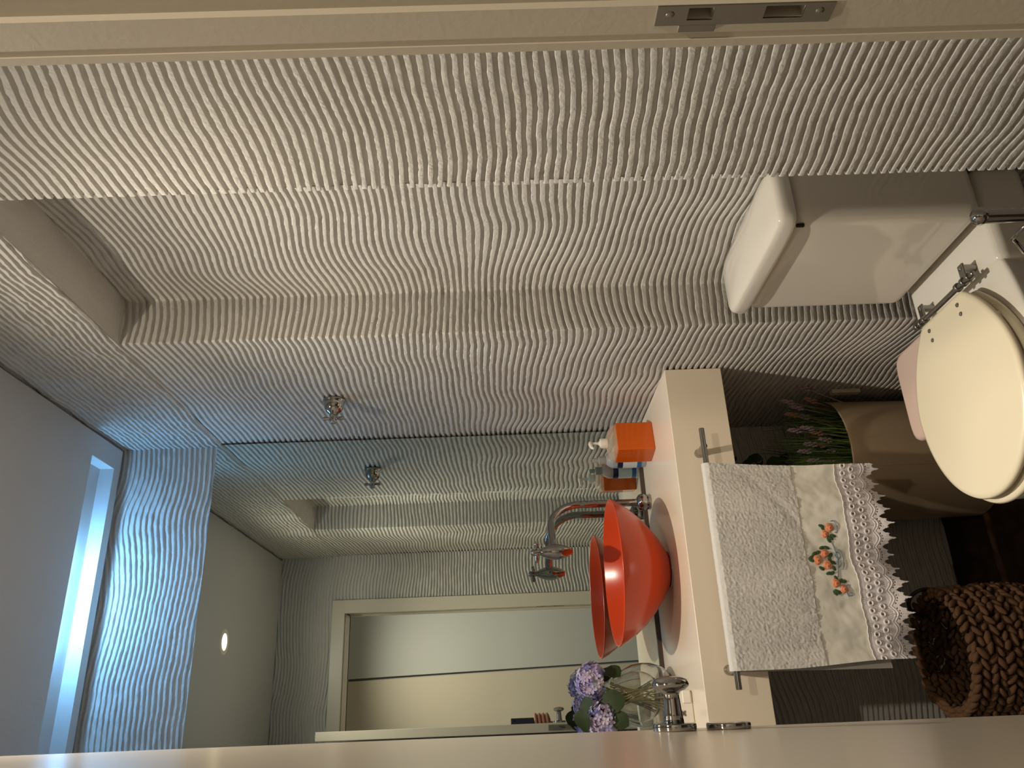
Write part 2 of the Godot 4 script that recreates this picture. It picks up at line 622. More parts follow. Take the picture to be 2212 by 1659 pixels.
	g.lathe([[0.0, 0.0], [0.0022, 0.0], [0.0022, 0.0013], [0.0, 0.0013]], 14, Vector3(face + 0.012, 1.098, kz + 0.0088), Basis(Vector3.RIGHT, PI / 2))
	put(g, "set_screw", mat.dark, kn)
	# key rose below
	g = Geo.new()
	g.lathe([[0.0, 0.0], [0.025, 0.0], [0.0262, 0.001], [0.0262, 0.006], [0.025, 0.0075], [0.0, 0.0075]], 40, Vector3(face, 1.041, kz), side)
	put(g, "key_rose", mat.chrome, dr)
	# lock face on the free edge, seen in the mirror
	g = Geo.new()
	g.box(Vector3(0.007, 0.985, -0.597), Vector3(0.028, 1.155, -0.595))
	var lf := put(g, "lock_face", mat.steel, dr)
	g = Geo.new()
	g.rbox(Vector3(0.011, 1.085, -0.606), Vector3(0.024, 1.115, -0.596), 0.002, 2)
	put(g, "latch", mat.chrome, lf)
	g = Geo.new()
	g.box(Vector3(0.011, 1.02, -0.5985), Vector3(0.024, 1.055, -0.5965))
	put(g, "bolt", mat.chrome, lf)
	for hy in [0.25, 1.85]:
		g = Geo.new()
		g.tube([Vector3(-0.002, hy, 0.004), Vector3(-0.002, hy + 0.09, 0.004)], 0.006, 12)
		put(g, "hinge", mat.steel, dr)

func bx(g: Geo, xa: float, xb: float, ya: float, yb: float, za: float, zb: float) -> void:
	g.box(Vector3(minf(xa, xb), minf(ya, yb), minf(za, zb)), Vector3(maxf(xa, xb), maxf(ya, yb), maxf(za, zb)))

func build_hall() -> void:
	var g := Geo.new()
	g.box(Vector3(-1.3, -0.05, 1.32), Vector3(1.6, 2.70, 1.45))
	structure(put(g, "wall_hall", mat.wall_white), "white hall wall seen in the mirror through the doorway", "wall")
	g = Geo.new()
	g.box(Vector3(-1.35, -0.05, ZF + 0.12), Vector3(-1.25, 2.70, 1.45))
	structure(put(g, "wall_hall_left", mat.wall_white), "white side wall of the hall", "wall")
	g = Geo.new()
	g.box(Vector3(1.5, -0.05, ZF + 0.12), Vector3(1.6, 2.70, 1.45))
	structure(put(g, "wall_hall_right", mat.wall_white), "white end wall of the hall", "wall")
	g = Geo.new()
	g.box(Vector3(-1.35, 2.60, ZF + 0.01), Vector3(1.6, 2.70, 1.45))
	structure(put(g, "ceiling_hall", mat.ceiling), "white hall ceiling", "ceiling")
	# wardrobe front of two tall panels
	var w := thing("wardrobe", "tall hall wardrobe with cream and white sliding panels, reflected in the mirror", "wardrobe", Vector3(0.31, 0, 1.25))
	g = Geo.new()
	g.rbox(Vector3(-1.2, 0.05, 0.0), Vector3(0.0, 2.54, 0.03), 0.002, 2)
	var p := put(g, "sliding_panel", mat.panel_cream, w)
	p.rotation.z = 0.026
	p.position = Vector3(0.037, 0, 0)
	g = Geo.new()
	g.rbox(Vector3(0.016, 0.02, 0.0), Vector3(1.12, 2.53, 0.03), 0.002, 2)
	p = put(g, "sliding_panel", mat.wall_white, w)
	p.rotation.z = 0.026
	p.position = Vector3(0.037, 0, 0.006)
	downlight(Vector3(0.40, 2.60, 0.42), "recessed ceiling spot lighting the hall wardrobe")
	downlight(Vector3(0.333, CEIL, -1.23), "recessed halogen spot glowing in the bathroom ceiling")
	# cool lamp in the slot
	var t := thing("slot_lamp", "cool white tube lamp lying in the ceiling slot above the mirror", "lamp", Vector3(0.35, 2.493, -2.116))
	g = Geo.new()
	g.tube([Vector3(-0.13, 0, 0), Vector3(0.13, 0, 0)], 0.0075, 14)
	var em := paint(Color(0.9, 0.95, 1.0), 0.5)
	em.emission_enabled = true
	em.emission = Color(0.70, 0.88, 1.0)
	em.emission_energy_multiplier = 2.0
	put(g, "tube", em, t)
	for s in [-1.0, 1.0]:
		g = Geo.new()
		bx(g, s * 0.128, s * 0.142, -0.008, 0.012, -0.008, 0.010)
		put(g, "lamp_holder", mat.white_plastic, t)

func downlight(at: Vector3, label: String) -> void:
	var t := thing("ceiling_spot", label, "ceiling lamp", at)
	var g := Geo.new()
	g.lathe([[0.034, -0.001], [0.050, -0.001], [0.051, 0.0], [0.051, 0.001]], 40, Vector3.ZERO)
	g.lathe([[0.034, -0.0035], [0.047, -0.004], [0.0505, -0.0025], [0.051, 0.0]], 40, Vector3.ZERO)
	put(g, "trim_ring", mat.white_plastic, t)
	g = Geo.new()
	g.lathe([[0.0, -0.0022], [0.018, -0.0026], [0.030, -0.0022], [0.034, -0.001]], 32, Vector3.ZERO)
	var em := paint(Color(1, 1, 1), 0.4)
	em.emission_enabled = true
	em.emission = Color(1.0, 0.88, 0.66)
	em.emission_energy_multiplier = 6.0
	put(g, "bulb", em, t)

# ------------------------------------------------ vanity
func build_vanity() -> void:
	var t := thing("wall_mirror", "large frameless mirror covering the back wall above the counter", "mirror", Vector3((XL + XR) / 2, TOP, ZB))
	var g := Geo.new()
	var xr := XR - 0.006
	var xl := XL + 0.01
	var y0 := TOP + 0.012
	var mt := 0.3825 * 2.3 + 1.30
	var o := t.position
	g.quad(Vector3(xl, y0, ZM) - o, Vector3(xr, y0, ZM) - o, Vector3(xr, mt, ZM) - o, Vector3(xl, mt, ZM) - o)
	put(g, "glass", mat.mirror, t)
	g = Geo.new()
	g.box(Vector3(xl, y0, ZB + 0.002) - o, Vector3(xr, mt, ZM - 0.0005) - o)
	put(g, "backing", mat.mirror_edge, t)
	g = Geo.new()
	g.box(Vector3(xl, TOP, ZB + 0.004) - o, Vector3(xr, y0, ZM + 0.006) - o)
	put(g, "bottom_strip", mat.mirror_edge, t)

	g = Geo.new()
	g.rbox(Vector3(XL + 0.004, 0.732, ZB + 0.010), Vector3(XR - 0.001, TOP, -1.831), 0.0018, 3)
	tag(put(g, "vanity_counter", mat.counter), "thick cream laminate counter spanning the back wall under the mirror", "counter")

	# towel bar on the counter front
	t = thing("towel_bar", "slim chrome towel bar on the front of the counter", "towel bar", Vector3(0.335, 0.818, -1.831))
	g = Geo.new()
	var a := Vector3(0.63, 0.820, -1.772) - t.position
	var b := Vector3(0.04, 0.818, -1.772) - t.position
	var e := (b - a).normalized() * 0.001
	g.tube([a, a + e, b - e, b], [0.0058, 0.0066, 0.0066, 0.0058], 20)
	put(g, "rail", mat.chrome, t)
	for x in [0.585, 0.083]:
		g = Geo.new()
		var yy := 0.8195
		g.lathe([[0.0, -0.001], [0.011, 0.0], [0.011, 0.006], [0.0075, 0.010], [0.0075, 0.062], [0.0, 0.064]], 24, Vector3(x, yy, -1.831) - t.position, Basis(Vector3.RIGHT, PI / 2))
		put(g, "post", mat.chrome, t)

func build_basin() -> void:
	var at := Vector3(0.345, TOP, -2.058)
	var t := thing("vessel_basin", "round orange vessel basin standing on the counter", "basin", at)
	var prof := [[0.0, 0.004], [0.044, 0.004], [0.046, 0.006], [0.060, 0.014], [0.083, 0.028], [0.110, 0.049], [0.137, 0.074], [0.160, 0.101], [0.177, 0.126], [0.1865, 0.1445], [0.1875, 0.1462], [0.1865, 0.1475], [0.184, 0.1478], [0.1815, 0.1466], [0.172, 0.128], [0.155, 0.103], [0.132, 0.077], [0.105, 0.053], [0.078, 0.033], [0.054, 0.020], [0.030, 0.013], [0.0, 0.012]]
	var g := Geo.new()
	g.lathe(prof, 96)
	put(g, "bowl", mat.orange, t)
	g = Geo.new()
	g.lathe([[0.0, 0.0], [0.045, 0.0], [0.046, 0.001], [0.046, 0.0045], [0.0, 0.0045]], 40)
	put(g, "base_ring", mat.chrome, t)
	g = Geo.new()
	g.lathe([[0.0, 0.0125], [0.020, 0.0130], [0.021, 0.0145], [0.016, 0.0155], [0.0, 0.0145]], 32)
	put(g, "drain", mat.chrome, t)

	# counter faucet: post, gooseneck, torpedo valve with a cross handle
	var base := Vector3(0.566, TOP, -2.213)
	t = thing("faucet", "chrome gooseneck faucet with a cross handle beside the basin", "faucet", base)
	g = Geo.new()
	g.lathe([[0.0, 0.0], [0.0205, 0.0], [0.0215, 0.001], [0.0215, 0.012], [0.0195, 0.014], [0.0235, 0.018], [0.0245, 0.026], [0.022, 0.034], [0.015, 0.039], [0.0115, 0.041], [0.0, 0.041]], 32)
	put(g, "foot", mat.chrome, t)
	g = Geo.new()
	# the neck leans over the basin: towards the left and the front
	var out_dir := Vector3(-0.155, 0, 0.105)
	var pts := []
	for k in 7: pts.append(Vector3(0, 0.036 + 0.028 * k, 0))
	var hh := 0.204
	var rad := 0.093
	for k in range(1, 15):
		var w := PI / 2 * k / 14.0
		pts.append(Vector3(0, hh + rad * sin(w), 0) + out_dir.normalized() * (rad * (1.0 - cos(w))))
	var endp: Vector3 = pts[-1]
	var tip := out_dir + Vector3(0, endp.y - 0.004, 0)
	pts.append(endp.lerp(tip, 0.5) + Vector3(0, 0.001, 0))
	pts.append(tip)
	g.tube(pts, 0.0105, 20)
	put(g, "neck", mat.chrome, t)
	g = Geo.new()
	var vb := tip + Vector3(0, -0.048, 0)
	g.lathe([[0.0, 0.0], [0.0085, 0.0], [0.0085, 0.006], [0.0105, 0.0065], [0.0165, 0.020], [0.0205, 0.036], [0.0212, 0.048], [0.0195, 0.060], [0.0150, 0.074], [0.0100, 0.084], [0.0075, 0.088], [0.0075, 0.091], [0.0, 0.091]], 36, vb)
	put(g, "valve_body", mat.chrome, t)
	var hd := Geo.new()
	cross_handle(hd, vb + Vector3(0, 0.089, 0), Basis(Vector3.UP, -0.40), 1.0)
	put(hd, "cross_handle", mat.chrome, t)

func cross_handle(g: Geo, at: Vector3, b: Basis, s: float) -> void:
	# hub along local y with four drop-shaped arms
	g.lathe([[0.0, 0.0], [0.0085 * s, 0.0], [0.0085 * s, 0.014 * s], [0.0095 * s, 0.016 * s], [0.0092 * s, 0.020 * s], [0.006 * s, 0.0235 * s], [0.0, 0.0245 * s]], 24, at, b)
	for k in 4:
		var dir := b * Vector3(cos(PI / 2 * k), 0, sin(PI / 2 * k))
		var c := at + b * Vector3(0, 0.009 * s, 0)
		g.tube([c + dir * 0.006 * s, c + dir * 0.012 * s, c + dir * 0.018 * s, c + dir * 0.023 * s, c + dir * 0.0265 * s, c + dir * 0.0283 * s], [0.0032 * s, 0.0034 * s, 0.0050 * s, 0.0058 * s, 0.0045 * s, 0.0012 * s], 16)

func build_soap() -> void:
	var at := Vector3(0.711, TOP, -2.098)
	var t := thing("soap_dispenser", "square bottle of orange liquid soap with a white pump", "soap dispenser", at)
	t.rotation.y = 0.17
	var g := Geo.new()
	g.rbox(Vector3(-0.043, 0.0, -0.040), Vector3(0.043, 0.104, 0.040), 0.003, 3)
	put(g, "bottle", mat.liquid, t)
	g = Geo.new()
	var pts := PackedVector3Array()
	var rows := [[1.0, 0.104], [0.98, 0.110], [0.90, 0.117], [0.72, 0.124], [0.50, 0.128], [0.36, 0.130], [0.34, 0.134], [0.0, 0.134]]
	for q in rows:
		for k in 32:
			var w := TAU * k / 32.0
			var cx := cos(w); var cz := -sin(w)
			var pw := lerpf(2.0, 9.0, clampf((q[0] - 0.4) / 0.6, 0.0, 1.0))
			var l := pow(pow(absf(cx), pw) + pow(absf(cz), pw), -1.0 / pw)
			pts.append(Vector3(cx * l * 0.043 * q[0], q[1], cz * l * 0.040 * q[0]))
	g.grid(pts, 32, rows.size(), true)
	var clear := paint(Color(0.95, 0.88, 0.75, 0.28), 0.08)
	clear.transparency = BaseMaterial3D.TRANSPARENCY_ALPHA
	put(g, "shoulder", clear, t)
	g = Geo.new()
	g.lathe([[0.0, 0.126], [0.0150, 0.126], [0.0150, 0.129], [0.0142, 0.130], [0.0142, 0.146], [0.0125, 0.148], [0.0065, 0.149], [0.0060, 0.152], [0.0, 0.152]], 28)
	put(g, "collar", mat.white_plastic, t)
	g = Geo.new()
	g.tube([Vector3(0, 0.150, 0), Vector3(0, 0.170, 0)], 0.0042, 14)
	g.tube([Vector3(0.004, 0.174, -0.001), Vector3(-0.004, 0.1755, 0.003), Vector3(-0.016, 0.173, 0.008), Vector3(-0.022, 0.168, 0.011)], [0.0055, 0.006, 0.0045, 0.0035], 14)
	put(g, "pump_head", mat.white_plastic, t)

	# clear gel bottle behind it
	var b := on_y(1392, 1003, TOP)
	t = thing("gel_bottle", "small clear gel bottle with navy label behind the orange soap", "bottle", Vector3(b.x + 0.010, TOP, -2.222))
	var glass := paint(Color(0.92, 0.95, 0.96, 0.3), 0.05)
	glass.transparency = BaseMaterial3D.TRANSPARENCY_ALPHA
	g = Geo.new()
	g.lathe([[0.0, 0.0], [0.0235, 0.0], [0.0250, 0.002], [0.0250, 0.094], [0.0240, 0.102], [0.0180, 0.112], [0.0120, 0.118], [0.0105, 0.122], [0.0, 0.122]], 36)
	put(g, "bottle", glass, t)
	g = Geo.new()
	g.lathe([[0.0252, 0.070], [0.0254, 0.0702], [0.0254, 0.0858], [0.0252, 0.086]], 36)
	var lab := put(g, "label", paint(Color(0.10, 0.10, 0.25), 0.4), t)
	g = Geo.new()
	g.lathe([[0.0252, 0.028], [0.0254, 0.0282], [0.0254, 0.0698], [0.0252, 0.070]], 36)
	put(g, "label", paint(Color(0.80, 0.82, 0.84), 0.4), t)
	g = Geo.new()
	g.lathe([[0.0252, 0.015], [0.0254, 0.0152], [0.0254, 0.0278], [0.0252, 0.028]], 36)
	put(g, "label", paint(Color(0.17, 0.38, 0.62), 0.4), t)
	var tm := TextMesh.new()
	tm.text = "S"
	tm.font_size = 16
	tm.pixel_size = 0.0009
	tm.depth = 0.0006
	var sf := SystemFont.new()
	sf.font_names = PackedStringArray(["Droid Sans"])
	tm.font = sf
	tm.material = paint(Color(0.95, 0.95, 0.95), 0.5)
	put_mesh(tm, "letter", lab, Transform3D(Basis(Vector3.UP, -0.38), Vector3(-0.0095, 0.078, 0.0238)))
	g = Geo.new()
	g.lathe([[0.0, 0.118], [0.0120, 0.118], [0.0125, 0.1195], [0.0125, 0.138], [0.0115, 0.1395], [0.0080, 0.140], [0.0070, 0.1405], [0.0065, 0.156], [0.0055, 0.158], [0.0, 0.158]], 28)
	put(g, "cap", paint(Color(0.62, 0.62, 0.60, 0.75), 0.3), t)

func build_vase() -> void:
	var at := Vector3(0.046, TOP, -2.165)
	var t := thing("glass_vase", "round clear glass bowl vase with twisted pale stems inside, on the counter", "vase", at)
	var g := Geo.new()
	var prof := [[0.0, 0.0015], [0.034, 0.0015], [0.038, 0.001], [0.052, 0.010], [0.068, 0.030], [0.0775, 0.058], [0.0790, 0.080], [0.0745, 0.108], [0.064, 0.130], [0.052, 0.144], [0.047, 0.152], [0.0485, 0.160], [0.0478, 0.1608], [0.0462, 0.160], [0.0450, 0.152], [0.0500, 0.143], [0.062, 0.129], [0.0725, 0.107], [0.0770, 0.080], [0.0755, 0.058], [0.066, 0.031], [0.050, 0.012], [0.036, 0.0055], [0.0, 0.005]]
	g.lathe(prof, 64)
	put(g, "bowl", mat.glass, t)
	var f := thing("hydrangea_bunch", "bunch of pale violet hydrangeas with dark green leaves in the glass bowl", "flowers", Vector3(0.046, TOP + 0.004, -2.165))
	var o := f.position
	# stems twisting in the bowl
	for k in 16:
		g = Geo.new()
		var w := TAU * k / 16.0 + rng.randf() * 0.2
		var p0 := Vector3(cos(w) * 0.046, 0.014, sin(w) * 0.046)
		var p2 := Vector3(cos(w + 2.2) * 0.034, 0.160, sin(w + 2.2) * 0.034)
		var mid := (p0 + p2) / 2.0 * Vector3(0.5, 1, 0.5)
		var path := []
		for e in 9:
			var q := e / 8.0
			path.append(p0.lerp(mid, q).lerp(mid.lerp(p2, q), q))
		g.tube(path, 0.0016, 7)
		put(g, "stem", mat.stem, f)
	# florets, shared by the heads
	var floret_cols := [Color(0.66, 0.62, 0.80), Color(0.76, 0.71, 0.84), Color(0.84, 0.80, 0.86), Color(0.52, 0.51, 0.74), Color(0.78, 0.70, 0.80)]
	var fl := []
	for cc in floret_cols:
		var m := paint(cc, 0.8)
		m.backlight_enabled = true
		m.backlight = cc * 0.3
		fl.append(floret(m))
	for h in [[Vector3(0.085, 1.094, -2.145), Vector3(0.040, 0.038, 0.040)], [Vector3(-0.012, 1.075, -2.125), Vector3(0.046, 0.042, 0.044)], [Vector3(0.030, 1.090, -2.205), Vector3(0.040, 0.036, 0.038)]]:
		var head := Node3D.new()
		head.name = "flower_head"
		f.add_child(head, true)
		head.position = h[0] - o
		var r: Vector3 = h[1]
		var num := 90
		for k in num:
			var y := 1.0 - 1.75 * (k + 0.5) / num
			var w := k * 2.39996
			var rr := sqrt(maxf(0.0, 1.0 - y * y))
			var dir := Vector3(cos(w) * rr, y, sin(w) * rr)
			var bas := Basis(Quaternion(Vector3.UP, (dir + Vector3(rng.randf_range(-.45, .45), rng.randf_range(-.45, .45), rng.randf_range(-.45, .45))).normalized())) * Basis(Vector3.UP, rng.randf() * TAU)
			var sc := rng.randf_range(0.85, 1.15)
			put_mesh(fl[rng.randi() % fl.size()], "floret", head, Transform3D(bas.scaled(Vector3(sc, sc, sc)), dir * r * rng.randf_range(0.85, 1.08)))
	# leaves
	var spots := [[on_z(1318, 1518, -2.10), Vector3(0.2, 0.35, 0.9), 0.050, 0.4], [on_z(1335, 1553, -2.09), Vector3(0.1, 0.2, 1.0), 0.038, -0.5], [on_z(1260, 1560, -2.10), Vector3(-0.4, 0.5, 0.7), 0.040, 1.2], [on_z(1316, 1450, -2.15), Vector3(0.8, 0.2, 0.5), 0.045, 0.2], [on_z(1270, 1528, -2.11), Vector3(0.0, 0.6, 0.8), 0.035, 2.0]]
	for s in spots:
		g = Geo.new()
		leaf(g, s[0] - o, s[1], s[2], s[3])
		put(g, "leaf", mat.leaf, f)

	# white box with a butterfly mark
	t = thing("soap_box", "small white box with a grey butterfly mark on the counter by the door", "box", Vector3(-0.030, TOP, -1.985))
	g = Geo.new()
	g.rbox(Vector3(-0.075, 0.0, -0.022), Vector3(0.075, 0.044, 0.022), 0.004, 3)
	put(g, "body", mat.white_plastic, t)
	g = Geo.new()
	g.rbox(Vector3(0.050, 0.004, -0.012), Vector3(0.079, 0.024, 0.026), 0.003, 3)
	put(g, "clasp", mat.white_plastic, t)
	var ink := paint(Color(0.42, 0.38, 0.40), 0.7)
	var c := on_z(1477, 1541, -1.9624) - t.position
	for wing in [[0.9, 0.0055, 0.0032], [2.25, 0.0055, 0.0032], [-0.75, 0.0042, 0.0026], [-2.4, 0.0042, 0.0026]]:
		g = Geo.new()
		var d2 := Vector3(cos(wing[0]), sin(wing[0]), 0)
		g.ball(c + d2 * wing[1], Vector3(wing[1] * 0.85, wing[2], 0.0004), 12, 6, Basis(Vector3.BACK, wing[0]))
		put(g, "printed_wing", ink, t)
	g = Geo.new()
	g.ball(c, Vector3(0.0012, 0.0048, 0.0006), 8, 6)
	put(g, "printed_body", paint(Color(0.45, 0.25, 0.25), 0.7), t)

func floret(m: Material) -> ArrayMesh:
	var g := Geo.new()
	for k in 4:
		var b := Basis(Vector3.UP, PI / 2 * k)
		var pts := PackedVector3Array()
		for v in 4:
			var q := v / 3.0
			var wd := [0.0010, 0.0036, 0.0040, 0.0006]
			for u in 3:
				var s := u - 1.0
				pts.append(b * Vector3(s * wd[v], 0.002 * q + 0.0018 * s * s - 0.0012 * q * q, -0.001 - 0.0105 * q))
		g.grid(pts, 3, 4)
	return g.mesh(m)

func leaf(g: Geo, at: Vector3, face: Vector3, size: float, turn: float) -> void:
	var b := Basis(Quaternion(Vector3.UP, face.normalized())) * Basis(Vector3.UP, turn)
	var pts := PackedVector3Array()
	for v in 9:
		var q := v / 8.0
		var wd := size * 0.62 * sin(PI * pow(q, 0.75)) * (1.0 - 0.15 * q)
		for u in 7:
			var s := (u - 3.0) / 3.0
			pts.append(at + b * Vector3(s * wd, -0.18 * size * (q - 0.5) * (q - 0.5) * 4.0 + 0.18 * absf(s) * wd + 0.0012 * sin(v * 2.6 + absf(s) * 2.0), (q - 0.5) * -2.0 * size * 0.8))
	g.grid(pts, 7, 9)

# ------------------------------------------------ towel
var towel_noise := FastNoiseLite.new()

func towel_at(x: float, y: float) -> Vector3:
	# front sheet of the hanging towel: gentle upright folds that grow downwards
	var d := clampf((0.826 - y) / 0.40, 0.0, 1.2)
	var s := (x - 0.077) / 0.463
	var z := -1.7605
	z += d * (0.008 * sin(s * 17.0 + 0.8 + d * 1.6) + 0.006 * sin(s * 31.0 + 2.0) + 0.010 * towel_noise.get_noise_2d(x * 4.0, y * 3.0))
	# a long crease running down from the upper right corner
	var cr := x - (0.535 - 0.36 * pow(clampf((0.80 - y) / 0.20, 0.0, 1.6), 1.6) * 0.55)
	z += -0.0016 * exp(-cr * cr / 0.00030) * smoothstep(0.80, 0.70, y) * smoothstep(0.53, 0.62, y)
	return Vector3(x, y, z)

func towel_x(s: float, y: float) -> float:
	# the sides draw in a little towards the bottom
	var d := clampf((0.826 - y) / 0.35, 0.0, 1.0)
	return lerpf(0.540 - 0.016 * sin(d * PI * 0.6), 0.077 + 0.012 * smoothstep(0.3, 1.0, d), s)

func build_towel() -> void:
	towel_noise.seed = 8
	towel_noise.frequency = 1.0
	var bar := Vector3(0.31, 0.826, -1.772)
	var t := thing("hand_towel", "white terry hand towel with embroidered roses and lace edge over the bar", "towel", bar)
	var o := bar
	var tn := FastNoiseLite.new()
	tn.seed = 21
	tn.frequency = 270.0
	tn.fractal_octaves = 2
	# terry part: over the bar and down the front
	var g := Geo.new()
	var pts := PackedVector3Array()
	var nu := 186
	var ys := []
	for k in 9: ys.append([k, 0.0])
	var nv := 0
	for k in 9:     # half turn over the bar
		var w := PI - PI * k / 8.0
		for u in nu:
			var s := float(u) / (nu - 1)
			var p := Vector3(towel_x(s, 0.826), 0.822 + 0.0105 * sin(w), -1.772 + 0.0115 * -cos(PI - w) * -1.0)
			p.z = -1.772 - 0.0115 * cos(PI - w) * -1.0 * -1.0
			p += Vector3(0, sin(w), -cos(PI - w)) * tn.get_noise_3d(p.x, p.y, p.z) * 0.0012
			pts.append(p - o)
		nv += 1
	var rows := 84
	for k in range(1, rows + 1):
		var y := 0.822 - (0.822 - 0.627) * k / rows
		for u in nu:
			var s := float(u) / (nu - 1)
			var x := towel_x(s, y)
			var p := towel_at(x, y)
			var stitch := 0.0011 * pow(0.5 + 0.5 * cos(s * 24.0 * PI), 8.0)
			p.z += tn.get_noise_3d(p.x, p.y, 0.0) * 0.0021 - stitch + 0.0022
			pts.append(p - o)
		nv += 1
	g.grid(pts, nu, nv, false, false)
	put(g, "terry_sheet", mat.terry, t)
	# smooth woven band
	g = Geo.new()
	pts = PackedVector3Array()
	for k in 41:
		var y := 0.6275 - 0.1035 * k / 40.0
		for u in 120:
			var x := towel_x(u / 119.0, y)
			var p := towel_at(x, y)
			p.z += 0.0012 * towel_noise.get_noise_2d(x * 26.0, y * 14.0) * 2.0
			pts.append(p - o)
	g.grid(pts, 120, 41)
	put(g, "woven_band", mat.linen, t)
	# rear sheet hanging behind the bar, a little wider to the left
	g = Geo.new()
	pts = PackedVector3Array()
	for k in 41:
		var y := 0.822 - (0.822 - 0.475) * k / 40.0
		var d := k / 40.0
		for u in 60:
			var s := u / 59.0
			var x := lerpf(0.538 - 0.02 * d, 0.076 - 0.004 * d, s)
			pts.append(Vector3(x, y, -1.7835 - 0.006 * d + 0.003 * d * sin(s * 20.0)) - o)
	g.grid(pts, 60, 41)
	put(g, "rear_sheet", mat.terry, t)
	# hem seam over the lace
	g = Geo.new()
	var path := []
	for k in 90:
		var x := towel_x(k / 89.0, 0.524)
		path.append(towel_at(x, 0.5245 + 0.0008 * sin(k * 1.9)) + Vector3(0, 0, 0.0016) - o)
	g.tube(path, 0.0013, 6)
	put(g, "hem", mat.lace, t)
	build_lace(t, o)
	build_embroidery(t, o)

func build_lace(t: Node3D, o: Vector3) -> void:
	# openwork strip: cells 1.1 mm wide, left out where the lace has holes
	var cell := 0.0011
	var x_r := 0.524
	var x_l := 0.088
	var nx := int((x_r - x_l) / cell)
	var ny := int(0.108 / cell)
	var g := Geo.new()
	var per := 0.0330
	var idx := {}
	var hts := PackedFloat32Array()
	hts.resize((nx + 1) * (ny + 1))
	var keep := PackedByteArray()
	keep.resize(nx * ny)
	for b in ny + 1:
		for a in nx + 1:
			var x := x_r - a * cell
			var dd := b * cell
			var v := lace(x, dd, per)
			hts[b * (nx + 1) + a] = maxf(v, 0.0)
			if a < nx and b < ny:
				keep[b * nx + a] = 1 if lace(x - cell / 2, dd + cell / 2, per) > -0.5 else 0
	var vv := PackedVector3Array()
	var nn := PackedVector3Array()
	var ii := PackedInt32Array()
	for b in ny + 1:
		for a in nx + 1:
			var x := x_r - a * cell
			var dd := b * cell
			var p := towel_at(x, 0.5245 - dd)
			p.z += 0.001 + hts[b * (nx + 1) + a] + 0.010 * smoothstep(0.05, 0.11, dd) * sin(x * 37.0)
			vv.append(p - o)
	nn.resize(vv.size())
	for b in ny:
		for a in nx:
			if keep[b * nx + a] == 0: continue
			var q := b * (nx + 1) + a
			ii.append_array(PackedInt32Array([q, q + nx + 1, q + nx + 2, q, q + nx + 2, q + 1]))
			var d := (vv[q + nx + 2] - vv[q]).cross(vv[q + 1] - vv[q + nx + 1])
			if d.z < 0: d = -d
			for e in [q, q + 1, q + nx + 1, q + nx + 2]: nn[e] += d
	for k in nn.size(): nn[k] = nn[k].normalized() if nn[k].length_squared() > 1e-24 else Vector3.BACK
	g.v = vv
	g.n = nn
	g.i = ii
	put(g, "lace_edging", mat.lace, t)

func lace(x: float, d: float, per: float) -> float:
	# relief of the lace at a point, -1 where it is open
	var k := x / per
	var cell := floorf(k)
	var f := k - cell - 0.5           # -0.5 .. 0.5 across one scallop
	var fx := f * per
	# outline: a fan with feathered tips
	var edge := 0.078 + 0.017 * (1.0 - pow(absf(f) * 2.0, 1.3))
	var fan := fx / 0.014
	edge += 0.0065 * maxf(0.0, cos(fan * 9.0)) * (1.0 - 0.5 * absf(f))
	edge += 0.007 * exp(-fx * fx / 0.000006)
	if d > edge: return -1.0
	# eyelet rings
	var best := 0.0
	for c in [[-0.25, 0.020], [0.25, 0.020], [0.0, 0.040], [-0.5, 0.044], [0.5, 0.044]]:
		var dx: float = fx - c[0] * per
		var dy: float = d - c[1]
		var r := sqrt(dx * dx + dy * dy)
		if r < 0.0019: return -1.0
		best = maxf(best, 0.0026 * exp(-pow((r - 0.0052) / 0.0012, 2.0)))
	# scalloped cord and the holes beneath it
	var cord := 0.062 + 0.010 * (1.0 - pow(absf(f) * 2.0, 1.6))
	best = maxf(best, 0.0018 * exp(-pow((d - cord) / 0.0012, 2.0)))
	best = maxf(best, 0.0014 * exp(-pow((d - cord + 0.006) / 0.0010, 2.0)))
	for m in 5:
		var hx := (m - 2) * 0.0055
		var hy := 0.068 + 0.010 * (1.0 - pow(absf(hx / per) * 2.0, 1.6))
		if pow(fx - hx, 2.0) + pow(d - hy, 2.0) < 0.0000022: return -1.0
	# feather ribs
	if d > cord + 0.004:
		best = maxf(best, 0.0009 * (0.5 + 0.5 * cos(fan * 18.0)))
	# net ground with pinholes
	var gx := fposmod(x + 0.0012 * floorf(d / 0.0033), 0.0042) - 0.0021
	var gy := fposmod(d, 0.0033) - 0.00165
	if d > 0.004 and best < 0.0003 and gx * gx + gy * gy < 0.0000006 and sin(x * 90.0 + d * 70.0) > 0.1: return -1.0
	return best + 0.0004 * sin(x * 2600.0) * sin(d * 2400.0)

func emb(px: float, py: float) -> Vector3:
	# a spot on the embroidery, given in the enlarged view of the photograph
	var p := on_z(1700.0 + px / 4.483, 1080.0 + py / 4.483, -1.758)
	return towel_at(p.x, p.y) + Vector3(0, 0, 0.0016)

